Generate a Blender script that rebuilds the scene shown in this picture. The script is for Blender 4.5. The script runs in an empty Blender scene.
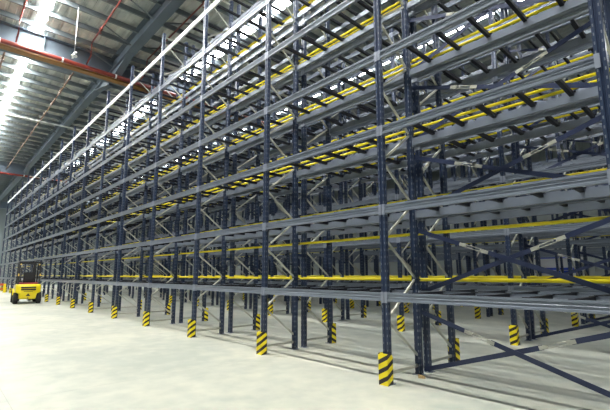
import bpy, bmesh, math, random
from mathutils import Vector, Matrix
random.seed(7)
C = bpy.context.scene.collection
R = math.radians

# ------------------------------------------------------------------ materials
def mat(name, col, rough=.5, metal=0.0, emit=0.0, var=0.0, vscale=3.0, bump=0.0, spec=.5):
    m = bpy.data.materials.new(name); m.use_nodes = True
    nt = m.node_tree; b = nt.nodes['Principled BSDF']
    b.inputs['Base Color'].default_value = (*col, 1)
    b.inputs['Roughness'].default_value = rough
    b.inputs['Metallic'].default_value = metal
    b.inputs['Specular IOR Level'].default_value = spec
    if emit:
        b.inputs['Emission Color'].default_value = (*col, 1)
        b.inputs['Emission Strength'].default_value = emit
    if var:
        tc = nt.nodes.new('ShaderNodeTexCoord'); n = nt.nodes.new('ShaderNodeTexNoise')
        n.inputs['Scale'].default_value = vscale; n.inputs['Detail'].default_value = 6
        nt.links.new(tc.outputs['Object'], n.inputs['Vector'])
        r = nt.nodes.new('ShaderNodeValToRGB')
        r.color_ramp.elements[0].position = .3; r.color_ramp.elements[1].position = .7
        r.color_ramp.elements[0].color = (*[c * (1 - var) for c in col], 1)
        r.color_ramp.elements[1].color = (*[min(1, c * (1 + var)) for c in col], 1)
        nt.links.new(n.outputs['Fac'], r.inputs['Fac']); nt.links.new(r.outputs['Color'], b.inputs['Base Color'])
        if bump:
            bp = nt.nodes.new('ShaderNodeBump'); bp.inputs['Strength'].default_value = bump
            nt.links.new(n.outputs['Fac'], bp.inputs['Height']); nt.links.new(bp.outputs['Normal'], b.inputs['Normal'])
    return m

def mth(nt, op, a, b=None):
    n = nt.nodes.new('ShaderNodeMath'); n.operation = op
    for i, v in enumerate((a, b)):
        if v is None: continue
        if isinstance(v, (int, float)): n.inputs[i].default_value = v
        else: nt.links.new(v, n.inputs[i])
    return n.outputs[0]

M = {}
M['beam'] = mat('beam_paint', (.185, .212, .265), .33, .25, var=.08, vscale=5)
M['beam_skylit'] = mat('skylit_beam_paint', (.86, .89, .95), .35, .2, var=.05)  # beam colour lightened to carry the roof light falling on the top level
M['clip'] = mat('connector_zinc', (.26, .29, .36), .4, .3)
M['bar'] = mat('support_bar_shaded', (.006, .007, .013), .55, .0, spec=.25)  # near-black base has the backlit shade of the bars in it
M['zinc'] = mat('galvanised_brace', (.46, .46, .40), .45, .3, var=.1, vscale=8)
M['flat'] = mat('brace_flat_paint', (.020, .030, .075), .4, .1)
M['pipe'] = mat('yellow_pipe_paint', (.86, .72, .015), .35)
M['red'] = mat('red_pipe_paint', (.20, .026, .016), .45, var=.2, vscale=2)
M['dull'] = mat('old_pipe_paint', (.16, .10, .07), .6)
M['orange'] = mat('orange_bracket_paint', (.28, .13, .03), .5)
M['roof_steel'] = mat('roof_steel_paint', (.115, .150, .190), .5, .1, var=.08, vscale=1)
M['purlin'] = mat('purlin_paint', (.17, .20, .215), .5, .15)
M['wall'] = mat('cladding', (.20, .235, .25), .6, var=.05, vscale=.5)
M['wall_pale'] = mat('pale_cladding', (.42, .46, .45), .6, var=.06, vscale=.4)
M['blue'] = mat('blue_door_paint', (.05, .10, .55), .5)
M['fl_yellow'] = mat('forklift_yellow', (.85, .68, .01), .3, var=.04, vscale=3)
M['fl_black'] = mat('forklift_black', (.012, .013, .016), .45)
M['rubber'] = mat('rubber', (.018, .018, .018), .8)
M['fl_red'] = mat('forklift_trim_red', (.28, .02, .05), .5)
M['lamp_lens'] = mat('lamp_lens', (.8, .55, .12), .3)
M['rail'] = mat('barrier_orange', (.65, .10, .02), .45)
M['hub'] = mat('rim_grey', (.06, .06, .06), .5)
M['white'] = mat('white_paint', (.75, .76, .76), .4)
M['chrome'] = mat('hub_steel', (.5, .5, .5), .35, .6)
M['wood'] = mat('timber_wedge', (.42, .30, .14), .8)

# perforated upright paint: dark blue with rows of slots
def post_mat():
    m = mat('upright_paint', (.021, .035, .076), .34, .15, var=.10, vscale=4)
    nt = m.node_tree; b = nt.nodes['Principled BSDF']
    src = b.inputs['Base Color'].links[0].from_socket
    tc = nt.nodes.new('ShaderNodeTexCoord'); s = nt.nodes.new('ShaderNodeSeparateXYZ')
    nt.links.new(tc.outputs['Object'], s.inputs[0])
    fz = mth(nt, 'ABSOLUTE', mth(nt, 'SUBTRACT', mth(nt, 'FRACT', mth(nt, 'MULTIPLY', s.outputs['Z'], 1 / .10)), .5))
    hz = mth(nt, 'LESS_THAN', fz, .17)
    ax = mth(nt, 'ABSOLUTE', s.outputs['X'])
    hx = mth(nt, 'LESS_THAN', mth(nt, 'ABSOLUTE', mth(nt, 'SUBTRACT', ax, .034)), .006)
    hy = mth(nt, 'LESS_THAN', mth(nt, 'ABSOLUTE', mth(nt, 'ADD', s.outputs['Y'], .012)), .007)
    edge = mth(nt, 'GREATER_THAN', ax, .0485)
    h = mth(nt, 'MULTIPLY', hz, mth(nt, 'MAXIMUM', hx, mth(nt, 'MULTIPLY', hy, edge)))
    mx = nt.nodes.new('ShaderNodeMix'); mx.data_type = 'RGBA'
    nt.links.new(h, mx.inputs['Factor']); nt.links.new(src, mx.inputs['A'])
    mx.inputs['B'].default_value = (.15, .17, .20, 1)
    nt.links.new(mx.outputs['Result'], b.inputs['Base Color'])
    return m
M['post'] = post_mat()

def guard_mat():
    m = mat('hazard_stripes', (.8, .6, .01), .45)
    nt = m.node_tree; b = nt.nodes['Principled BSDF']
    tc = nt.nodes.new('ShaderNodeTexCoord'); s = nt.nodes.new('ShaderNodeSeparateXYZ')
    nt.links.new(tc.outputs['Object'], s.inputs[0])
    q = mth(nt, 'SUBTRACT', s.outputs['Z'], mth(nt, 'MULTIPLY', mth(nt, 'ADD', s.outputs['X'], s.outputs['Y']), .55))
    f = mth(nt, 'FRACT', mth(nt, 'MULTIPLY', mth(nt, 'ADD', q, 10.03), 1 / .135))
    k = mth(nt, 'LESS_THAN', f, .46)
    mx = nt.nodes.new('ShaderNodeMix'); mx.data_type = 'RGBA'
    nt.links.new(k, mx.inputs['Factor'])
    mx.inputs['A'].default_value = (.86, .70, .01, 1); mx.inputs['B'].default_value = (.018, .012, .014, 1)
    nt.links.new(mx.outputs['Result'], b.inputs['Base Color'])
    return m
M['guard'] = guard_mat()

def floor_mat():
    m = mat('concrete_floor', (.5, .5, .46), .42)
    nt = m.node_tree; b = nt.nodes['Principled BSDF']
    tc = nt.nodes.new('ShaderNodeTexCoord')
    def noise(sc, det, dist=0):
        n = nt.nodes.new('ShaderNodeTexNoise'); n.inputs['Scale'].default_value = sc
        n.inputs['Detail'].default_value = det; n.inputs['Distortion'].default_value = dist
        nt.links.new(tc.outputs['Object'], n.inputs['Vector']); return n.outputs['Fac']
    f = mth(nt, 'ADD', mth(nt, 'MULTIPLY', noise(.35, 5, .6), .6), mth(nt, 'MULTIPLY', noise(3.2, 8), .4))
    r = nt.nodes.new('ShaderNodeValToRGB')
    r.color_ramp.elements[0].position = .40; r.color_ramp.elements[0].color = (.36, .385, .34, 1)
    r.color_ramp.elements[1].position = .60; r.color_ramp.elements[1].color = (.51, .51, .43, 1)
    nt.links.new(f, r.inputs['Fac']); 
    # saw-cut joints every six metres
    s = nt.nodes.new('ShaderNodeSeparateXYZ'); nt.links.new(tc.outputs['Object'], s.inputs[0])
    jx = mth(nt, 'LESS_THAN', mth(nt, 'FRACT', mth(nt, 'MULTIPLY', mth(nt, 'ADD', s.outputs['X'], 200.6), 1 / 6.)), .0018)
    jy = mth(nt, 'LESS_THAN', mth(nt, 'FRACT', mth(nt, 'MULTIPLY', mth(nt, 'ADD', s.outputs['Y'], 202.0), 1 / 6.)), .0018)
    mx = nt.nodes.new('ShaderNodeMix'); mx.data_type = 'RGBA'
    nt.links.new(mth(nt, 'MULTIPLY', mth(nt, 'MAXIMUM', jx, jy), .35), mx.inputs['Factor'])
    nt.links.new(r.outputs['Color'], mx.inputs['A']); mx.inputs['B'].default_value = (.16, .16, .15, 1)
    nt.links.new(mx.outputs['Result'], b.inputs['Base Color'])
    rr = mth(nt, 'ADD', .34, mth(nt, 'MULTIPLY', noise(1.5, 4), .25)); nt.links.new(rr, b.inputs['Roughness'])
    return m
M['floor'] = floor_mat()

def roof_mat():
    m = mat('roof_sheet', (.4, .4, .4), .6)
    nt = m.node_tree; b = nt.nodes['Principled BSDF']
    tc = nt.nodes.new('ShaderNodeTexCoord')
    n = nt.nodes.new('ShaderNodeTexNoise'); n.inputs['Scale'].default_value = .9; n.inputs['Detail'].default_value = 5
    n.inputs['Distortion'].default_value = 1.2
    nt.links.new(tc.outputs['Object'], n.inputs['Vector'])
    r = nt.nodes.new('ShaderNodeValToRGB')
    r.color_ramp.elements[0].position = .35; r.color_ramp.elements[0].color = (.38, .41, .41, 1)
    r.color_ramp.elements[1].position = .62; r.color_ramp.elements[1].color = (.62, .63, .59, 1)
    nt.links.new(n.outputs['Fac'], r.inputs['Fac']); nt.links.new(r.outputs['Color'], b.inputs['Base Color'])
    n2 = nt.nodes.new('ShaderNodeTexNoise'); n2.inputs['Scale'].default_value = 2.2; n2.inputs['Detail'].default_value = 3
    nt.links.new(tc.outputs['Object'], n2.inputs['Vector'])
    bp = nt.nodes.new('ShaderNodeBump'); bp.inputs['Strength'].default_value = .22; bp.inputs['Distance'].default_value = .15
    nt.links.new(n2.outputs['Fac'], bp.inputs['Height']); nt.links.new(bp.outputs['Normal'], b.inputs['Normal'])
    return m
M['roof'] = roof_mat()
SKY_COL = (1.0, .985, .93)
M['skylight'] = mat('skylight_panel', SKY_COL, .5, emit=215)
M['skylight_dim'] = mat('skylight_panel_dim', (.95, .98, 1.0), .5, emit=24)  # same kind of panel, glow set weaker so the aisle strip dominates the light

# ------------------------------------------------------------------ mesh helpers
def box(bm, x0, x1, y0, y1, z0, z1, mi=0):
    vs = [bm.verts.new(p) for p in ((x0,y0,z0),(x1,y0,z0),(x1,y1,z0),(x0,y1,z0),(x0,y0,z1),(x1,y0,z1),(x1,y1,z1),(x0,y1,z1))]
    for f in ((3,2,1,0),(4,5,6,7),(0,1,5,4),(1,2,6,5),(2,3,7,6),(3,0,4,7)):
        bm.faces.new([vs[i] for i in f]).material_index = mi

def prism(bm, pts, a, b, axis='z', mi=0):
    """closed outline pts (2D) extruded from a to b along axis"""
    def P(p, t):
        return {'z': (p[0], p[1], t), 'x': (t, p[0], p[1]), 'y': (p[0], t, p[1])}[axis]
    v0 = [bm.verts.new(P(p, a)) for p in pts]; v1 = [bm.verts.new(P(p, b)) for p in pts]
    n = len(pts)
    for i in range(n):
        bm.faces.new((v0[i], v0[(i+1) % n], v1[(i+1) % n], v1[i])).material_index = mi
    bm.faces.new(v0[::-1]).material_index = mi; bm.faces.new(v1).material_index = mi

def bar(bm, a, b, w, t, ref=(0, 0, 1), mi=0):
    """rectangular bar from a to b; w across ref-ish direction, t the other way"""
    a = Vector(a); b = Vector(b); d = (b - a).normalized(); r = Vector(ref)
    s = d.cross(r)
    if s.length < 1e-4: s = d.cross(Vector((1, 0, 0)))
    s.normalize(); u = s.cross(d).normalized()
    c = [(-t/2, -w/2), (t/2, -w/2), (t/2, w/2), (-t/2, w/2)]
    v0 = [bm.verts.new(a + s*x + u*y) for x, y in c]; v1 = [bm.verts.new(b + s*x + u*y) for x, y in c]
    for i in range(4):
        bm.faces.new((v0[i], v0[(i+1) % 4], v1[(i+1) % 4], v1[i])).material_index = mi
    bm.faces.new(v0[::-1]).material_index = mi; bm.faces.new(v1).material_index = mi

def tube(bm, pts, r, n=10, mi=0):
    pts = [Vector(p) for p in pts]; rings = []
    for i, p in enumerate(pts):
        d = (pts[min(i+1, len(pts)-1)] - pts[max(i-1, 0)]).normalized()
        ref = Vector((0, 0, 1)) if abs(d.z) < .95 else Vector((1, 0, 0))
        s = d.cross(ref).normalized(); u = s.cross(d).normalized()
        rings.append([bm.verts.new(p + s*math.cos(2*math.pi*k/n)*r + u*math.sin(2*math.pi*k/n)*r) for k in range(n)])
    for a, b in zip(rings, rings[1:]):
        for k in range(n):
            f = bm.faces.new((a[k], a[(k+1) % n], b[(k+1) % n], b[k])); f.smooth = True; f.material_index = mi
    for rr in (rings[0][::-1], rings[-1]): bm.faces.new(rr).material_index = mi

def lathe(bm, prof, c, axis='y', n=24, mi=0):
    """prof: list of (radius, t along axis)"""
    rings = []
    for r, t in prof:
        ring = []
        for k in range(n):
            a = 2*math.pi*k/n; x, y = r*math.cos(a), r*math.sin(a)
            p = {'y': (x, t, y), 'z': (x, y, t), 'x': (t, x, y)}[axis]
            ring.append(bm.verts.new(Vector(p) + Vector(c)))
        rings.append(ring)
    for a, b in zip(rings, rings[1:]):
        for k in range(n):
            bm.faces.new((a[k], a[(k+1) % n], b[(k+1) % n], b[k])).material_index = mi
    bm.faces.new(rings[0][::-1]).material_index = mi; bm.faces.new(rings[-1]).material_index = mi

def mesh(name, bm, mats, bevel=0):
    if bevel:
        bmesh.ops.bevel(bm, geom=bm.edges[:], offset=bevel, segments=2, affect='EDGES', profile=.6)
    bmesh.ops.recalc_face_normals(bm, faces=bm.faces[:])
    me = bpy.data.meshes.new(name); bm.to_mesh(me); bm.free()
    for m in (mats if isinstance(mats, (list, tuple)) else [mats]): me.materials.append(m)
    return me

def link(name, me, parent=None, loc=(0, 0, 0)):
    o = bpy.data.objects.new(name, me); C.objects.link(o); o.location = loc
    if parent: o.parent = parent
    return o

def build(name, fn, mats, parent=None, loc=(0, 0, 0), bevel=0):
    bm = bmesh.new(); fn(bm); return link(name, mesh(name, bm, mats, bevel), parent, loc)

def tag(o, label, cat, group=None, kind=None):
    o['label'] = label; o['category'] = cat
    if group: o['group'] = group
    if kind: o['kind'] = kind
    return o
def struct(o): o['kind'] = 'structure'; return o
def empty(name, loc=(0, 0, 0), parent=None):
    o = bpy.data.objects.new(name, None); C.objects.link(o); o.location = loc; o.empty_display_size = .1
    if parent: o.parent = parent
    return o

# ------------------------------------------------------------------ dimensions
S = 2.846                       # bay width
LV = [1.185, 2.45, 3.66, 4.88, 6.12, 7.41, 8.60]     # beam centre heights
FD = .776                       # front post to rear post
TOP = 9.35
NB = 16
PW, PD = .10, .09
BH = .125

# ------------------------------------------------------------------ racking meshes
def post_bm(bm, flip=False):
    s = -1 if flip else 1
    o = [(-.05,-.045),(-.016,-.045),(-.010,-.033),(.010,-.033),(.016,-.045),(.05,-.045),(.05,.018),(.036,.045),(.020,.045),(.020,.030),(-.020,.030),(-.020,.045),(-.036,.045),(-.05,.018)]
    prism(bm, [(x, y*s) for x, y in o], .008, TOP, 'z')
    box(bm, -.075, .075, -.07, .07, 0, .010, 1)
    for x in (-.062, .062):
        lathe(bm, [(.010, .008), (.010, .028)], (x, 0, 0), 'z', 6, 1)
bm = bmesh.new(); post_bm(bm); ME_POST_F = mesh('front_post', bm, [M['post'], M['clip']])
bm = bmesh.new(); post_bm(bm, True); ME_POST_R = mesh('rear_post', bm, [M['post'], M['clip']])

ZN = []                          # zig-zag nodes: (y, z)
z = .27; side = 1
while z < TOP - .15:
    ZN.append((FD if side else 0, z)); z += .585; side = 1 - side
def diag(bm, i):
    (y0, z0), (y1, z1) = ZN[i], ZN[i+1]
    s0 = 1 if y0 == 0 else -1
    bar(bm, (0, y0 + s0*.03, z0 + .02), (0, y1 - s0*.03, z1 - .02), .032, .026, (0, 0, 1))
ME_DIAG = []
for i in range(len(ZN)-1):
    bm = bmesh.new(); diag(bm, i); ME_DIAG.append(mesh('diagonal_brace', bm, M['zinc']))
def horiz(bm, z): bar(bm, (0, .04, z), (0, FD-.04, z), .042, .028)
ME_TIES = []
for zz in (.14, TOP-.12):
    bm = bmesh.new(); horiz(bm, zz); ME_TIES.append(mesh('cross_tie', bm, M['zinc']))
YB = 1.043
bm = bmesh.new(); box(bm, -.02, .02, -(YB-FD)+.046, -.046, -.03, .03); ME_SPACER = mesh('row_spacer', bm, M['post'])
bm = bmesh.new()
for i in range(len(ZN)-1): diag(bm, i)
horiz(bm, .14); horiz(bm, TOP-.12)
ME_BRACING = mesh('bracing', bm, M['zinc'])
bm = bmesh.new(); post_bm(bm); 
bmb = bm; n0 = len(bm.verts)
o = [(-.05,FD-.045),(.05,FD-.045),(.05,FD+.045),(-.05,FD+.045)]
prism(bm, o, 0, TOP, 'z')
for i in range(len(ZN)-1):
    (y0, z0), (y1, z1) = ZN[i], ZN[i+1]; bar(bm, (0, y0, z0), (0, y1, z1), .042, .03, mi=1)
ME_FRAME = mesh('upright_frame', bm, [M['post'], M['zinc']])

L = S - PW
def beam_bm(bm, y, s, z=0, mi=(0, 1), x0=0, plates=True):
    """step beam, outer face towards s (s=-1: faces -Y)"""
    yo = y + s*.046
    prof = [(yo, -BH/2), (yo, -BH/2+.026), (yo - s*.012, -BH/2+.034), (yo - s*.012, -.008), (yo - s*.004, 0), (yo - s*.012, .008), (yo - s*.012, BH/2-.034), (yo, BH/2-.026), (yo, BH/2), (yo - s*.028, BH/2), (yo - s*.028, BH/2-.028), (yo - s*.050, BH/2-.028), (yo - s*.050, -BH/2)]
    prism(bm, [(p[0], p[1]+z) for p in prof], x0+PW/2, x0+S-PW/2, 'x', mi[0])
    if plates:
        for xa, xb in ((x0+PW/2-.046, x0+PW/2+.006), (x0+S-PW/2-.006, x0+S-PW/2+.046)):
            ya, yb = sorted((yo + s*.001, yo + s*.007))
            box(bm, xa, xb, ya, yb, z-.085, z+.07, mi[1])
        for xa, xb in ((x0+PW/2+.0005, x0+PW/2+.006), (x0+S-PW/2-.006, x0+S-PW/2-.0005)):
            ya, yb = sorted((yo, yo - s*.06)); box(bm, xa, xb, ya, yb, z-.085, z+.07, mi[1])
bm = bmesh.new(); beam_bm(bm, 0, -1); ME_BEAM_F = mesh('beam', bm, [M['beam'], M['clip']])
bm = bmesh.new(); beam_bm(bm, 0, -1); ME_BEAM_TOP = mesh('beam', bm, [M['beam_skylit'], M['clip']])
bm = bmesh.new(); beam_bm(bm, FD, 1); ME_BEAM_R = mesh('beam', bm, [M['beam'], M['clip']])
BX = (.45, .95, 1.42, 1.93, 2.38)
def sbar_bm(bm, x=0, z=0, mi=0):
    # channel laid across the two beams, lips hooked over them
    zt = z + BH/2
    box(bm, x-.025, x+.025, .008, FD-.008, zt-.048, zt+.004, mi)
    box(bm, x-.042, x+.042, -.044, .010, zt+.0005, zt+.008, mi)
    box(bm, x-.042, x+.042, FD-.010, FD+.044, zt+.0005, zt+.008, mi)
bm = bmesh.new(); sbar_bm(bm); ME_SBAR = mesh('support_bar', bm, M['bar'])
bm = bmesh.new()
for zz in LV:
    for x in BX: sbar_bm(bm, x, zz)
ME_SBARS = mesh('support_bar', bm, M['bar'])
bm = bmesh.new()
for zz in LV:
    beam_bm(bm, 0, -1, zz, plates=False); beam_bm(bm, FD, 1, zz, plates=False)
    for x in BX: sbar_bm(bm, x, zz, 2)
ME_BAY = mesh('rack_bay', bm, [M['beam'], M['clip'], M['bar']])

# longitudinal cross bracing (flats with a galvanised turnbuckle in the middle of each)
def flat_brace(row, y, x0, z0, x1, z1, tq):
    a = Vector((x0, y, z0)); b = Vector((x1, y, z1)); d = b - a
    p = a + d*(tq-.058); q = a + d*(tq+.058)
    cb = empty('cross_brace', (0, 0, 0), row)
    build('brace_flat', lambda bm: bar(bm, a, p, .065, .008), M['flat'], cb)
    build('brace_flat', lambda bm: bar(bm, q, b, .065, .008), M['flat'], cb)
    def g(bm):
        n = Vector((-d.z, 0, d.x)).normalized()
        for s in (-1, 1):
            e = n*s*.018
            m1 = p + (q-p)*.22; m2 = p + (q-p)*.78
            tube(bm, [p, m1 + e, m2 + e, q], .0055, 6)
        for c in (p, q):
            lathe(bm, [(.024, -.014), (.024, .014)], c, 'y', 10)
            bar(bm, c - d.normalized()*.05, c + d.normalized()*.05, .05, .02)
    t = build('turnbuckle', g, M['zinc'], cb)
    t['label'] = 'galvanised turnbuckle'
    return cb

def fx(k): return {-1: 2.79, 0: .028}.get(k, -k*S)
def make_row(y0, n0, n1, detail, label, braces=(), byface=None, bardetail=0, diagdetail=0, spaced=False):
    """row of racking with its front posts on y0, frames at X = -k*S for k in n0..n1"""
    row = empty('pallet_rack_row', (0, y0, 0))
    tag(row, label, 'pallet rack', 'rows of blue pallet racking')
    for k in range(n0, n1+1):
        if detail >= 1:
            fr = empty('upright_frame', (fx(k), 0, 0), row)
            link('post', ME_POST_F, fr); link('post', ME_POST_R, fr, (0, FD, 0))
            if k <= diagdetail:
                for me in ME_DIAG: link('diagonal_brace', me, fr)
                for me in ME_TIES: link('cross_tie', me, fr)
            else: link('bracing', ME_BRACING, fr)
            if spaced:
                for zz in (1.9, 4.3, 6.7, 9.0): link('row_spacer', ME_SPACER, fr, (0, 0, zz))
        else: link('upright_frame', ME_FRAME, row, (fx(k), 0, 0))
        if k == n0: continue
        x = fx(k); sx = (fx(k-1)-fx(k))/S
        if detail >= 1:
            bay = empty('rack_bay', (x, 0, 0), row); bay.scale.x = sx
            for i, zz in enumerate(LV):
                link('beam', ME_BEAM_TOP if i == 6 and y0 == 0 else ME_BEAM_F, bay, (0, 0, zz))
                link('beam', ME_BEAM_R, bay, (0, 0, zz))
            if k <= bardetail:
                for zz in LV:
                    for bx in BX: link('support_bar', ME_SBAR, bay, (bx, 0, zz))
            else:
                s = link('support_bar', ME_SBARS, bay); s['kind'] = 'stuff'
        else: link('rack_bay', ME_BAY, row, (x, 0, 0)).scale.x = sx
    for k in braces:          # bay between frame k and frame k-1
        xa, xb = fx(k) + .05, fx(k-1) - .05
        zs = [.10] + LV
        yb = FD + (.062)
        for i in range(len(LV)):
            za, zb = (zs[i] + .04 if i else .07), zs[i+1] - .26
            flat_brace(row, yb, xa, zb, xb, za, .33)
            flat_brace(row, yb + .016, xa, za, xb, zb, .685)
    return row

PAIR = 4.613
rows = {}
rows['A'] = make_row(0, -1, NB, 1, 'front row of tall blue pallet racking, along the open aisle', braces=(0,), bardetail=6, diagdetail=4)
rows['B'] = make_row(YB, -1, NB, 1, 'second row of blue pallet racking, back to back with the front row', bardetail=4, diagdetail=3, spaced=True)
rows['C'] = make_row(PAIR, -1, 14, 1, 'third row of blue pallet racking, across the first inner aisle from the second row', braces=(0,), bardetail=0, diagdetail=0)
rows['D'] = make_row(PAIR+YB, -1, 14, 1, 'fourth row of blue pallet racking, back to back with the third row', bardetail=-1, diagdetail=-2, spaced=True)
rows['E'] = make_row(2*PAIR, -1, 14, 0, 'fifth row of blue pallet racking, beyond the second inner aisle', braces=(0,))
rows['F'] = make_row(2*PAIR+YB, -1, 14, 0, 'sixth row of blue pallet racking, back to back with the fifth row')
rows['G'] = make_row(3*PAIR, -1, 13, 0, 'seventh row of blue pallet racking, beyond the third inner aisle')
rows['H'] = make_row(3*PAIR+YB, -1, 13, 0, 'eighth row of blue pallet racking, back to back with the seventh row')
rows['I'] = make_row(4*PAIR, -1, 13, 0, 'ninth row of blue pallet racking, the farthest one before the pale rear wall')

# ------------------------------------------------------------------ yellow pipes in the flues
ORD = ['lowest', 'second', 'third', 'fourth', 'fifth', 'sixth', 'seventh', 'eighth', 'ninth', 'tenth', 'eleventh', 'topmost']
def pipe_run(y, z, x0, x1, label, r=.026, clamps=True, group=None):
    o = build('sprinkler_pipe', lambda bm: tube(bm, [(x0, 0, 0), (x1, 0, 0)], r, 12), M['pipe'], None, (0, y, z))
    tag(o, label, 'pipe', group)
    bm = bmesh.new(); box(bm, -.018, .018, -(YB-FD)/2+.052, -r*.6, -.012, .012); me = mesh('pipe_mount', bm, M['post'])
    k = 0
    while -k*S > x0 + .5: link('pipe_mount', me, o, (fx(k), 0, 0)); k += 1 if clamps else 4
    return o
X0, X1 = -NB*S, fx(-1)
names = ['lowest', 'second-lowest', 'third-lowest', 'fourth-lowest', 'fifth-lowest', 'topmost']
yf = (FD + .045 + YB - .045)/2 + .012
pipe_run(yf, 1.42, X0, X1, 'single lemon-yellow pipe just above the lowest beams behind the front row')
pipe_run(yf, 2.150, X0, X1, 'single yellow pipe hung just below the second beam level behind the front row', .024)
lv_words = ['second', 'third', 'fourth', 'fifth', 'sixth']
for i, w in enumerate(lv_words):
    z = LV[i+1]
    pipe_run(yf+.012, z+.275, X0, X1, f'upper yellow pipe of the pair above the {w} beam level, behind front row', .022, group='paired yellow pipes behind the front row')
    pipe_run(yf-.018, z+.165, X0, X1, f'lower yellow pipe of the pair above the {w} beam level, behind front row', .022, group='paired yellow pipes behind the front row')
for i, w in enumerate(['first'] + lv_words):
    pipe_run(PAIR+yf, LV[i]+.24, -14*S, X1, f'yellow pipe above the {w} beam level in the gap behind the third row', .032, False, 'yellow pipes behind the third row')
    if i < 5: pipe_run(2*PAIR+yf, LV[i]+.24, -14*S, X1, f'yellow pipe above the {w} beam level in the gap behind the fifth row', .034, False, 'yellow pipes behind the fifth row')


def guard_bm(bm):
    # folded U-shaped protector, open at the back, chamfered top edge
    t = .008; w = .075; d = .11; h = .42
    box(bm, -w, w, -d, -d+t, .006, h)
    for s in (-1, 1):
        xa, xb = sorted((s*w, s*(w-t)))
        pts = [(-d+t, .006), (.02, .006), (.02, h-.05), (-.02, h), (-d+t, h)]
        prism(bm, pts, xa, xb, 'x')
    box(bm, -w-.0, w+.0, -d, -d+.05, 0, .006)
bm = bmesh.new(); guard_bm(bm); ME_GUARD = mesh('column_guard', bm, M['guard'])
bm = bmesh.new()
for s in (-1, 1): lathe(bm, [(.012, .006), (.012, .026)], (s*.045, -.078, 0), 'z', 6)
ME_GBOLT = mesh('anchor_bolt', bm, M['chrome'])
def ordn(n): return ['nearest', 'second', 'third', 'fourth', 'fifth', 'sixth', 'seventh', 'eighth', 'ninth', 'tenth', 'eleventh', 'twelfth', 'thirteenth', 'fourteenth', 'fifteenth', 'sixteenth', 'seventeenth'][n]
def guard(x, y, flip, label, group, bolts=False):
    o = link('column_guard', ME_GUARD, None, (x, y, 0))
    if flip: o.rotation_euler.z = math.pi
    tag(o, label, 'column guard', group)
    if bolts: link('anchor_bolt', ME_GBOLT, o)
def guards(y, ks, flip, rowword, group):
    for n, k in enumerate(ks):
        if n == 0: l = f'yellow and black striped guard of the {rowword}, the one nearest the viewer'
        else: l = f'yellow and black striped guard of the {rowword}, {ordn(n)} from the right'
        guard(fx(k), y - .012 if not flip else y + .012, flip, l, group, k < 4 and y == 0)
guards(0, range(0, 17), False, 'front rack row', 'guards along the front row')
guards(YB+FD, range(0, 9), True, 'second rack row', 'guards along the second row')
guards(PAIR, range(0, 8), False, 'third rack row', 'guards along the third row')
guards(PAIR+YB+FD, range(0, 7), True, 'fourth rack row', 'guards along the fourth row')
guards(2*PAIR, range(0, 7), False, 'fifth rack row', 'guards along the fifth row')
guards(2*PAIR+YB+FD, range(0, 6), True, 'sixth rack row', 'guards along the sixth row')
guards(3*PAIR, range(0, 6), False, 'seventh rack row', 'guards along the seventh row')

# timber wedge by the nearest rear upright
def wedge(bm): prism(bm, [(-.05, 0), (.05, 0), (.05, .022), (-.05, .05)], -.03, .03, 'y')
w = build('wood_block', wedge, M['wood'], None, (.17, FD-.16, 0)); w.rotation_euler.z = .6
tag(w, 'small timber wedge on the floor beside the nearest rear upright', 'wood block')

# ------------------------------------------------------------------ the building
RZ = 11.15
XL, XR, YF, YK = -66, 13, -17, 27
o = build('floor', lambda bm: box(bm, XL, XR+8, YF-14, YK, -.2, 0), M['floor']); struct(o)
def ceil_bm(bm):
    # trapezoidal sheeting, ribs along X
    y = YF; pts = []
    while y < YK:
        pts += [(y, 0), (y+.20, 0), (y+.24, .045), (y+.30, .045), (y+.34, 0)]; y += .34
    v0 = [bm.verts.new((XL, p[0], RZ+p[1])) for p in pts]; v1 = [bm.verts.new((XR, p[0], RZ+p[1])) for p in pts]
    for i in range(len(pts)-1): bm.faces.new((v0[i], v0[i+1], v1[i+1], v1[i]))
    box(bm, XL, XR, YF, YK, RZ+.06, RZ+.12)
o = build('ceiling', ceil_bm, M['roof']); struct(o)
def clad(bm, L0, L1, H, vert=True):
    x = L0
    while x < L1 - .01:
        box(bm, x, min(x+.9, L1)-.02, 0, .06, 0, H); x += .9
    box(bm, L0, L1, .05, .12, 0, H)
wl = build('wall_left', lambda bm: clad(bm, YF, YK, RZ+.2), M['wall'], None, (XL, 0, 0)); wl.rotation_euler.z = math.pi/2; struct(wl)
wb = build('wall_back', lambda bm: clad(bm, XL, XR, RZ+.2), M['wall_pale'], None, (0, YK, 0)); struct(wb)
wr = build('wall_right', lambda bm: clad(bm, 2, YK, RZ+.2), M['wall_pale'], None, (XR, 0, 0)); wr.rotation_euler.z = math.pi/2; struct(wr)

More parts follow.
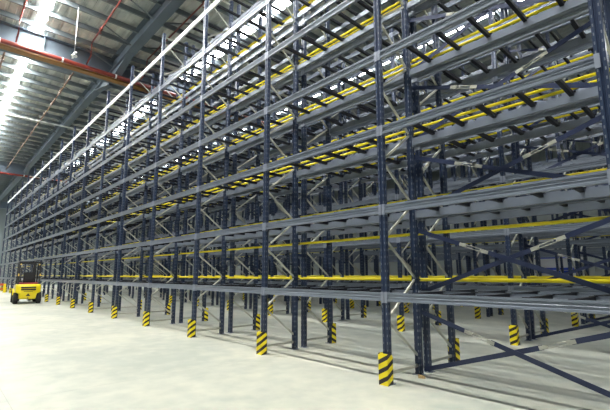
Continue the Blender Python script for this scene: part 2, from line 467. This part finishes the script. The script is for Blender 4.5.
# roof steel
def ibeam(bm, a, b, w, h, tf=.03, tw=.02):
    """I section between a and b (centre of the bottom flange)"""
    a = Vector(a); b = Vector(b)
    up = Vector((0, 0, 1))
    bar(bm, a, b, tf, w, up); bar(bm, a + up*(h-tf), b + up*(h-tf), tf, w, up); bar(bm, a + up*(h/2), b + up*(h/2), h, tw, up)
BX1, BX2 = -14.7, -38.3
n = 1
for bx in (BX1, BX2, -61.0, 8.2):
    def f(bm):
        ibeam(bm, (bx, YF, 10.02), (bx, YK, 10.02), .34, 1.05)
        for y in (-14, -7.0, -2.45, 2.2, 6.5, 11, 16, 21): box(bm, bx-.15, bx+.15, y-.012, y+.012, 10.03, 11.05)
    o = build(f'trim_{n}', f, M['roof_steel']); struct(o); n += 1
for gy in (-9.6, .22, 10.4, 20.4):
    def f(bm):
        ibeam(bm, (XL, gy, 10.42), (XR, gy, 10.42), .34, .62)
        for bx in (BX1, BX2, 8.2):      # haunches beside the cross beams
            for s in (-1, 1):
                prism(bm, [(bx + s*.18, 9.95), (bx + s*.18, 10.43), (bx + s*2.3, 10.43)], gy-.08, gy+.08, 'y')
                bar(bm, (bx + s*.2, gy, 9.93), (bx + s*2.35, gy, 10.42), .03, .28)
    o = build(f'trim_{n}', f, M['roof_steel']); struct(o); n += 1
x = 7.4
while x > XL:
    if all(abs(x-b) > .3 for b in (BX1, BX2)):
        def f(bm):
            prism(bm, [(x-.03, RZ-.23), (x+.045, RZ-.23), (x+.045, RZ-.222), (x-.022, RZ-.222), (x-.022, RZ-.004), (x-.09, RZ-.004), (x-.09, RZ-.012), (x-.03, RZ-.012)], YF, YK, 'y')
        o = build('roof_purlin', f, M['purlin']); struct(o)
    x -= 1.12
# fly braces from the rafter to the purlins
def fb(bm):
    x = -3.0
    while x > -44:
        for s in (-1, 1): bar(bm, (x, .22+s*.16, 10.5), (x, .22+s*1.2, 10.93), .05, .02)
        x -= 2.24
o = build(f'trim_{n}', fb, M['purlin']); struct(o)

# roof lights: strips of translucent sheet, one panel between each pair of purlins
wn = 1
for sy, sw in ((-2.75, .27), (3.35, .62), (9.4, .5), (15.5, .5)):
    def f(bm):
        x = 7.4
        while x > -63:
            box(bm, x-1.12+.04, x-.04, sy-sw/2, sy+sw/2, RZ-.012, RZ-.002); x -= 1.12
    o = build(f'window_{wn}', f, M['skylight'] if sy < 0 else M['skylight_dim']); struct(o); wn += 1

# ------------------------------------------------------------------ fire mains under the roof
def main_pipe(bx, z, label, y0, y1):
    o = build('fire_main', lambda bm: tube(bm, [(0, y0, 0), (0, y1, 0)], .085, 14), M['red'], None, (bx, 0, z))
    tag(o, label, 'pipe')
    bm = bmesh.new(); lathe(bm, [(.095, -.03), (.095, .03)], (0, 0, 0), 'y', 14); box(bm, -.80, -.04, -.02, .02, .085, .105)
    me = mesh('pipe_hanger', bm, M['white']); y = y0 + .6
    while y < y1: link('pipe_hanger', me, o, (0, y, 0)); y += 2.0
    return o
mp = main_pipe(-13.8, 9.90, 'big red fire main running under the near cross beam of the roof', -16.5, 10)
mp2 = main_pipe(BX2+.7, 9.90, 'red fire main under the distant second cross beam of the roof', -16.5, 10)
# orange service channel strapped along the near main
o = build('cable_tray', lambda bm: (box(bm, -.16, .16, -16.5, 10, 0, .01), box(bm, -.16, -.15, -16.5, 10, 0, .07), box(bm, .15, .16, -16.5, 10, 0, .07)), M['orange'], None, (-14.08, 0, 9.79))

for y in range(-15, 10, 2): build('tray_mount', lambda bm: bar(bm, (-.15, y, .06), (-.50, y, .24), .03, .012), M['white'], o)
tag(o, 'orange-brown tray fixed along the bottom of the near roof cross beam', 'cable tray')
def branch(y, xa, xb, zb, drops, label, main_x, main_z):
    def f(bm):
        tube(bm, [(xa, 0, zb), (xb+.06, 0, zb), (xb, 0, zb-.06), (xb, 0, main_z+.25), (main_x+.02, 0, main_z+.118)], .03, 10)
    o = build('sprinkler_branch', f, M['red'], None, (0, y, 0)); tag(o, label, 'pipe', 'red branch pipes under the roof')
    for x in drops:
        def g(bm):
            lathe(bm, [(.05, zb-.05), (.05, zb+.05)], (x, 0, 0), 'z', 10); tube(bm, [(x, 0, zb-.05), (x, 0, zb-.16)], .014, 6)
            lathe(bm, [(.035, zb-.18), (.012, zb-.16)], (x, 0, 0), 'z', 8)
        build('sprinkler_head', g, M['red'], o)
branch(-1.05, 7, -13.2, 10.72, [-9.4, -12, -6], 'red branch pipe over the aisle, bending down left of the rack tops', -13.8, 9.90)
branch(1.09, 7, -13.0, 10.72, [-8, -11.4], 'red branch pipe over the racks, bending down behind the bright top beam', -13.8, 9.90)
branch(-3.42, 7, -13.3, 10.72, [-12.2, -9], 'red branch pipe dropping to the fire main beside the roof light', -13.8, 9.90)
def far_branch(bm):
    tube(bm, [(BX1-.3, 0, 0), (BX2+.5, 0, 0)], .032, 8)
    x = BX1-1.5
    while x > BX2+1:
        lathe(bm, [(.05, -.05), (.05, .05)], (x, 0, 0), 'z', 8); tube(bm, [(x, 0, 0), (x, 0, .2)], .02, 6); x -= 1.9
def add_hangers(o):
    x = BX1-2.6
    while x > BX2+1:
        build('pipe_hanger', lambda bm: tube(bm, [(x, 0, .03), (x, 0, .62)], .012, 6), M['dull'], o); x -= 6.6
o = build('sprinkler_branch', far_branch, M['dull'], None, (0, -1.15, 10.3)); add_hangers(o); tag(o, 'studded brownish branch pipe beyond the near cross beam, receding left of the racks', 'pipe', 'red branch pipes under the roof')
o = build('sprinkler_branch', far_branch, M['dull'], None, (0, -3.6, 10.3)); add_hangers(o); tag(o, 'dark branch pipe beyond the near cross beam, left of the roof light', 'pipe', 'red branch pipes under the roof')
o = build('conduit', lambda bm: tube(bm, [(0, -16.5, 0), (0, 6, 0)], .045, 8), M['white'], None, (-22.6, 0, 10.10)); tag(o, 'thin pale conduit crossing under the roof beyond the near cross beam', 'conduit')

# hanging lamp
hl = empty('pendant_lamp', (-11.5, -1.95, 9.05))
tag(hl, 'small white fixture hanging on a thin rod in front of the near cross beam', 'lamp')
build('rod', lambda bm: tube(bm, [(0, 0, .05), (0, 0, RZ-9.05-.23)], .012, 6), M['white'], hl)
def hb(bm):
    lathe(bm, [(.03, .12), (.05, .06), (.10, .02), (.10, 0)], (0, 0, 0), 'z', 16)
    bar(bm, (-.26, 0, .03), (.26, 0, .03), .03, .05)
build('lamp_body', hb, M['white'], hl)

# blue roller door in the rear wall
d = empty('door_1', (-5.2, YK-.02, 0)); struct(d)
def dr(bm):
    z = 0
    while z < 3.6: box(bm, -1.4, 1.4, -.05, 0, z, z+.16, 1 if (1.55 < z < 1.9 or 2.55 < z < 2.9) else 0); z += .2
    box(bm, -1.4, 1.4, -.02, 0, 0, 3.6)
build('roller_slats', dr, [M['white'], M['blue']], d)
def df(bm):
    box(bm, -1.55, -1.4, -.10, 0, 0, 3.8); box(bm, 1.4, 1.55, -.10, 0, 0, 3.8); box(bm, -1.55, 1.55, -.14, 0, 3.6, 4.0)
build('door_frame', df, M['white'], d)

# low red and yellow barrier at the far end of the front row
fb_ = empty('safety_barrier', (-38.5, -.66, 0))
tag(fb_, 'low red-orange barrier with yellow feet on the floor beyond the forklift', 'barrier')
build('rail', lambda bm: (tube(bm, [(-.1, -.42, .66), (-.1, .42, .66)], .09, 10), tube(bm, [(-.1, -.42, .3), (-.1, .42, .3)], .07, 10)), M['rail'], fb_)
for y in (-.38, .38):
    build('foot', lambda bm: (box(bm, -.2, 0, y-.09, y+.09, .02, .72), box(bm, -.3, .1, y-.12, y+.12, 0, .02)), M['fl_yellow'], fb_)

# ------------------------------------------------------------------ forklift (built facing -X)
fk = empty('forklift', (-21.75, -1.08, 0)); fk.rotation_euler.z = R(-4)
tag(fk, 'yellow counterbalance forklift seen from behind, parked beside the racks', 'forklift')
def cw(bm):
    # counterweight: rounded plan outline, tapering in at the bottom and top
    def outline(w, f, r, bulge):
        pts = []
        for k in range(-6, 7):
            t = k/6; y = w*math.sin(t*math.pi/2); pts.append((bulge*math.cos(t*math.pi/2)**.45 if abs(t) < 1 else 0, y))
        return [(-f, -w)] + pts + [(-f, w)]
    lev = [(.24, .30, .06), (.30, .36, .13), (.52, .40, .16), (.60, .55, .17), (.86, .55, .16), (.96, .53, .12), (1.00, .50, .06)]
    rings = [[bm.verts.new((x - .0, y, z)) for x, y in outline(w, .75, 0, b)] for z, w, b in lev]
    for a, b in zip(rings, rings[1:]):
        for k in range(len(a)):
            f = bm.faces.new((a[k], a[(k+1) % len(a)], b[(k+1) % len(a)], b[k]))
    bm.faces.new(rings[0][::-1]); bm.faces.new(rings[-1])
body = build('counterweight', cw, M['fl_yellow'], fk)
def lou(bm):
    for z in (.84, .73): box(bm, -.03, .188, -.32, .32, z-.032, z+.032)
    box(bm, -.03, .185, -.20, .20, .62, .636)
build('louvre', lou, M['fl_black'], body)
def emb(bm): prism(bm, [(-.10, .40), (.10, .40), (.0, .54)], .10, .186, 'x')
build('emblem', emb, M['fl_black'], body)
build('tow_pin', lambda bm: tube(bm, [(.13, 0, .30), (.19, 0, .30)], .03, 10), M['fl_black'], body)
def chs(bm):
    prism(bm, [(-.74, .22), (-.74, .96), (-1.25, .92), (-1.38, .55), (-1.75, .55), (-1.85, .22)], -.46, .46, 'y')
    for s in (-1, 1):
        pr = [(-1.28, .30), (-1.28, .62), (-1.42, .74), (-1.78, .74), (-1.92, .60), (-1.92, .40), (-1.80, .62), (-1.45, .62)]
        ya, yb = sorted((s*.40, s*.60)); prism(bm, pr, ya, yb, 'y')
build('chassis', chs, M['fl_yellow'], fk)
build('engine_cover', lambda bm: box(bm, -.95, -.12, -.42, .42, 1.0, 1.08), M['fl_red'], fk, bevel=.02)
def wheel(x, y, r, w, name='wheel'):
    wo = build(name, lambda bm: lathe(bm, [(r*.55, -w/2), (r*.93, -w/2), (r, -w*.36), (r, w*.36), (r*.93, w/2), (r*.55, w/2)], (0, 0, 0), 'y', 28), M['rubber'], fk, (x, y, r))
    build('hub', lambda bm: (lathe(bm, [(r*.5, -w*.53), (r*.56, -w*.40), (r*.56, w*.40), (r*.5, w*.53)], (0, 0, 0), 'y', 18)), M['hub'], wo)
for s in (-1, 1):
    wheel(-.22, s*.50, .29, .20); wheel(-1.60, s*.50, .33, .24)
def seat(bm):
    box(bm, -.95, -.45, -.25, .25, 1.08, 1.20); box(bm, -.50, -.38, -.24, .24, 1.18, 1.62)
build('seat', seat, M['fl_black'], fk, bevel=.02)
build('steering_wheel', lambda bm: (tube(bm, [(-1.22+.17*math.cos(a/16*2*math.pi)*.8, .17*math.sin(a/16*2*math.pi), 1.28+.17*math.cos(a/16*2*math.pi)*.6) for a in range(17)], .016, 6), tube(bm, [(-1.42, 0, .95), (-1.22, 0, 1.28)], .022, 8)), M['fl_black'], fk)
def og(bm):
    for s in (-1, 1):
        bar(bm, (-.10, s*.46, .98), (-.28, s*.45, 2.12), .08, .07, (1, 0, 0)); bar(bm, (-1.48, s*.46, .90), (-1.20, s*.45, 2.12), .07, .06, (1, 0, 0))
        bar(bm, (-.24, s*.45, 2.13), (-1.24, s*.45, 2.13), .07, .07)
    for x in (-.28, -1.2): bar(bm, (x, -.48, 2.14), (x, .48, 2.14), .08, .08)
    for i in range(1, 8): bar(bm, (-.28 - i*.115, -.45, 2.15), (-.28 - i*.115, .45, 2.15), .05, .02)
build('overhead_guard', og, M['fl_black'], fk)
for s in (-1, 1):
    build('lamp', lambda bm: lathe(bm, [(.035, -.02), (.04, .03), (.03, .05)], (-.20, s*.40, 2.02), 'x', 12), M['lamp_lens'], fk)
    build('rear_light', lambda bm: box(bm, -.10, -.03, s*.47-.03, s*.47+.03, 1.42, 1.54), M['lamp_lens'], fk)
def mast(bm):
    for s in (-1, 1):
        box(bm, -2.12, -1.98, s*.40-.035, s*.40+.035, .08, 2.18); box(bm, -2.08, -1.96, s*.32-.03, s*.32+.03, .10, 2.12)
        tube(bm, [(-1.99, s*.25, .15), (-1.99, s*.25, 1.9)], .03, 8)
    for z in (.3, 1.1, 2.1): box(bm, -2.06, -1.98, -.42, .42, z-.04, z+.04)
mst = build('mast', mast, M['fl_black'], fk)
def carr(bm):
    for z in (.18, .55): box(bm, -2.20, -2.14, -.5, .5, z-.05, z+.05)
    y = -.45
    for i in range(7): box(bm, -2.20, -2.17, y-.012, y+.012, .55, 1.15); y += .15
    box(bm, -2.2, -2.17, -.46, .46, 1.12, 1.16)
cg = build('carriage', carr, M['fl_black'], fk)
for s in (-1, 1):
    build('fork', lambda bm: (box(bm, -2.25, -2.20, s*.27-.06, s*.27+.06, .06, .62), prism(bm, [(-2.22, .04), (-2.22, .09), (-3.28, .055), (-3.28, .04)], s*.27-.06, s*.27+.06, 'y')), M['fl_black'], cg)

# ------------------------------------------------------------------ light
w = bpy.data.worlds.new('daylight'); bpy.context.scene.world = w; w.use_nodes = True
bg = w.node_tree.nodes['Background']; bg.inputs['Color'].default_value = (.74, .88, 1.0, 1); bg.inputs['Strength'].default_value = .22

# ------------------------------------------------------------------ camera
f, cy, pitch, yaw, dd, cx0 = 399.82, 213.45, .1514, .8271, 4.8057, 3.5373
cam = bpy.data.cameras.new('camera'); co = bpy.data.objects.new('camera', cam); C.objects.link(co)
cam.sensor_fit = 'HORIZONTAL'; cam.sensor_width = 36; cam.lens = 36*f/610
cam.shift_y = (cy-205)/610; cam.clip_end = 300; cam.clip_start = .05
co.location = (cx0, -dd, 1.5); co.rotation_euler = (math.pi/2 + pitch, 0, yaw)
sc = bpy.context.scene; sc.camera = co
sc.view_settings.view_transform = 'Standard'; sc.view_settings.look = 'None'
sc.view_settings.exposure = 0; sc.view_settings.gamma = 1; sc.view_settings.use_curve_mapping = False
sc.cycles.use_denoising = True
sc.cycles.max_bounces = 6; sc.cycles.diffuse_bounces = 4
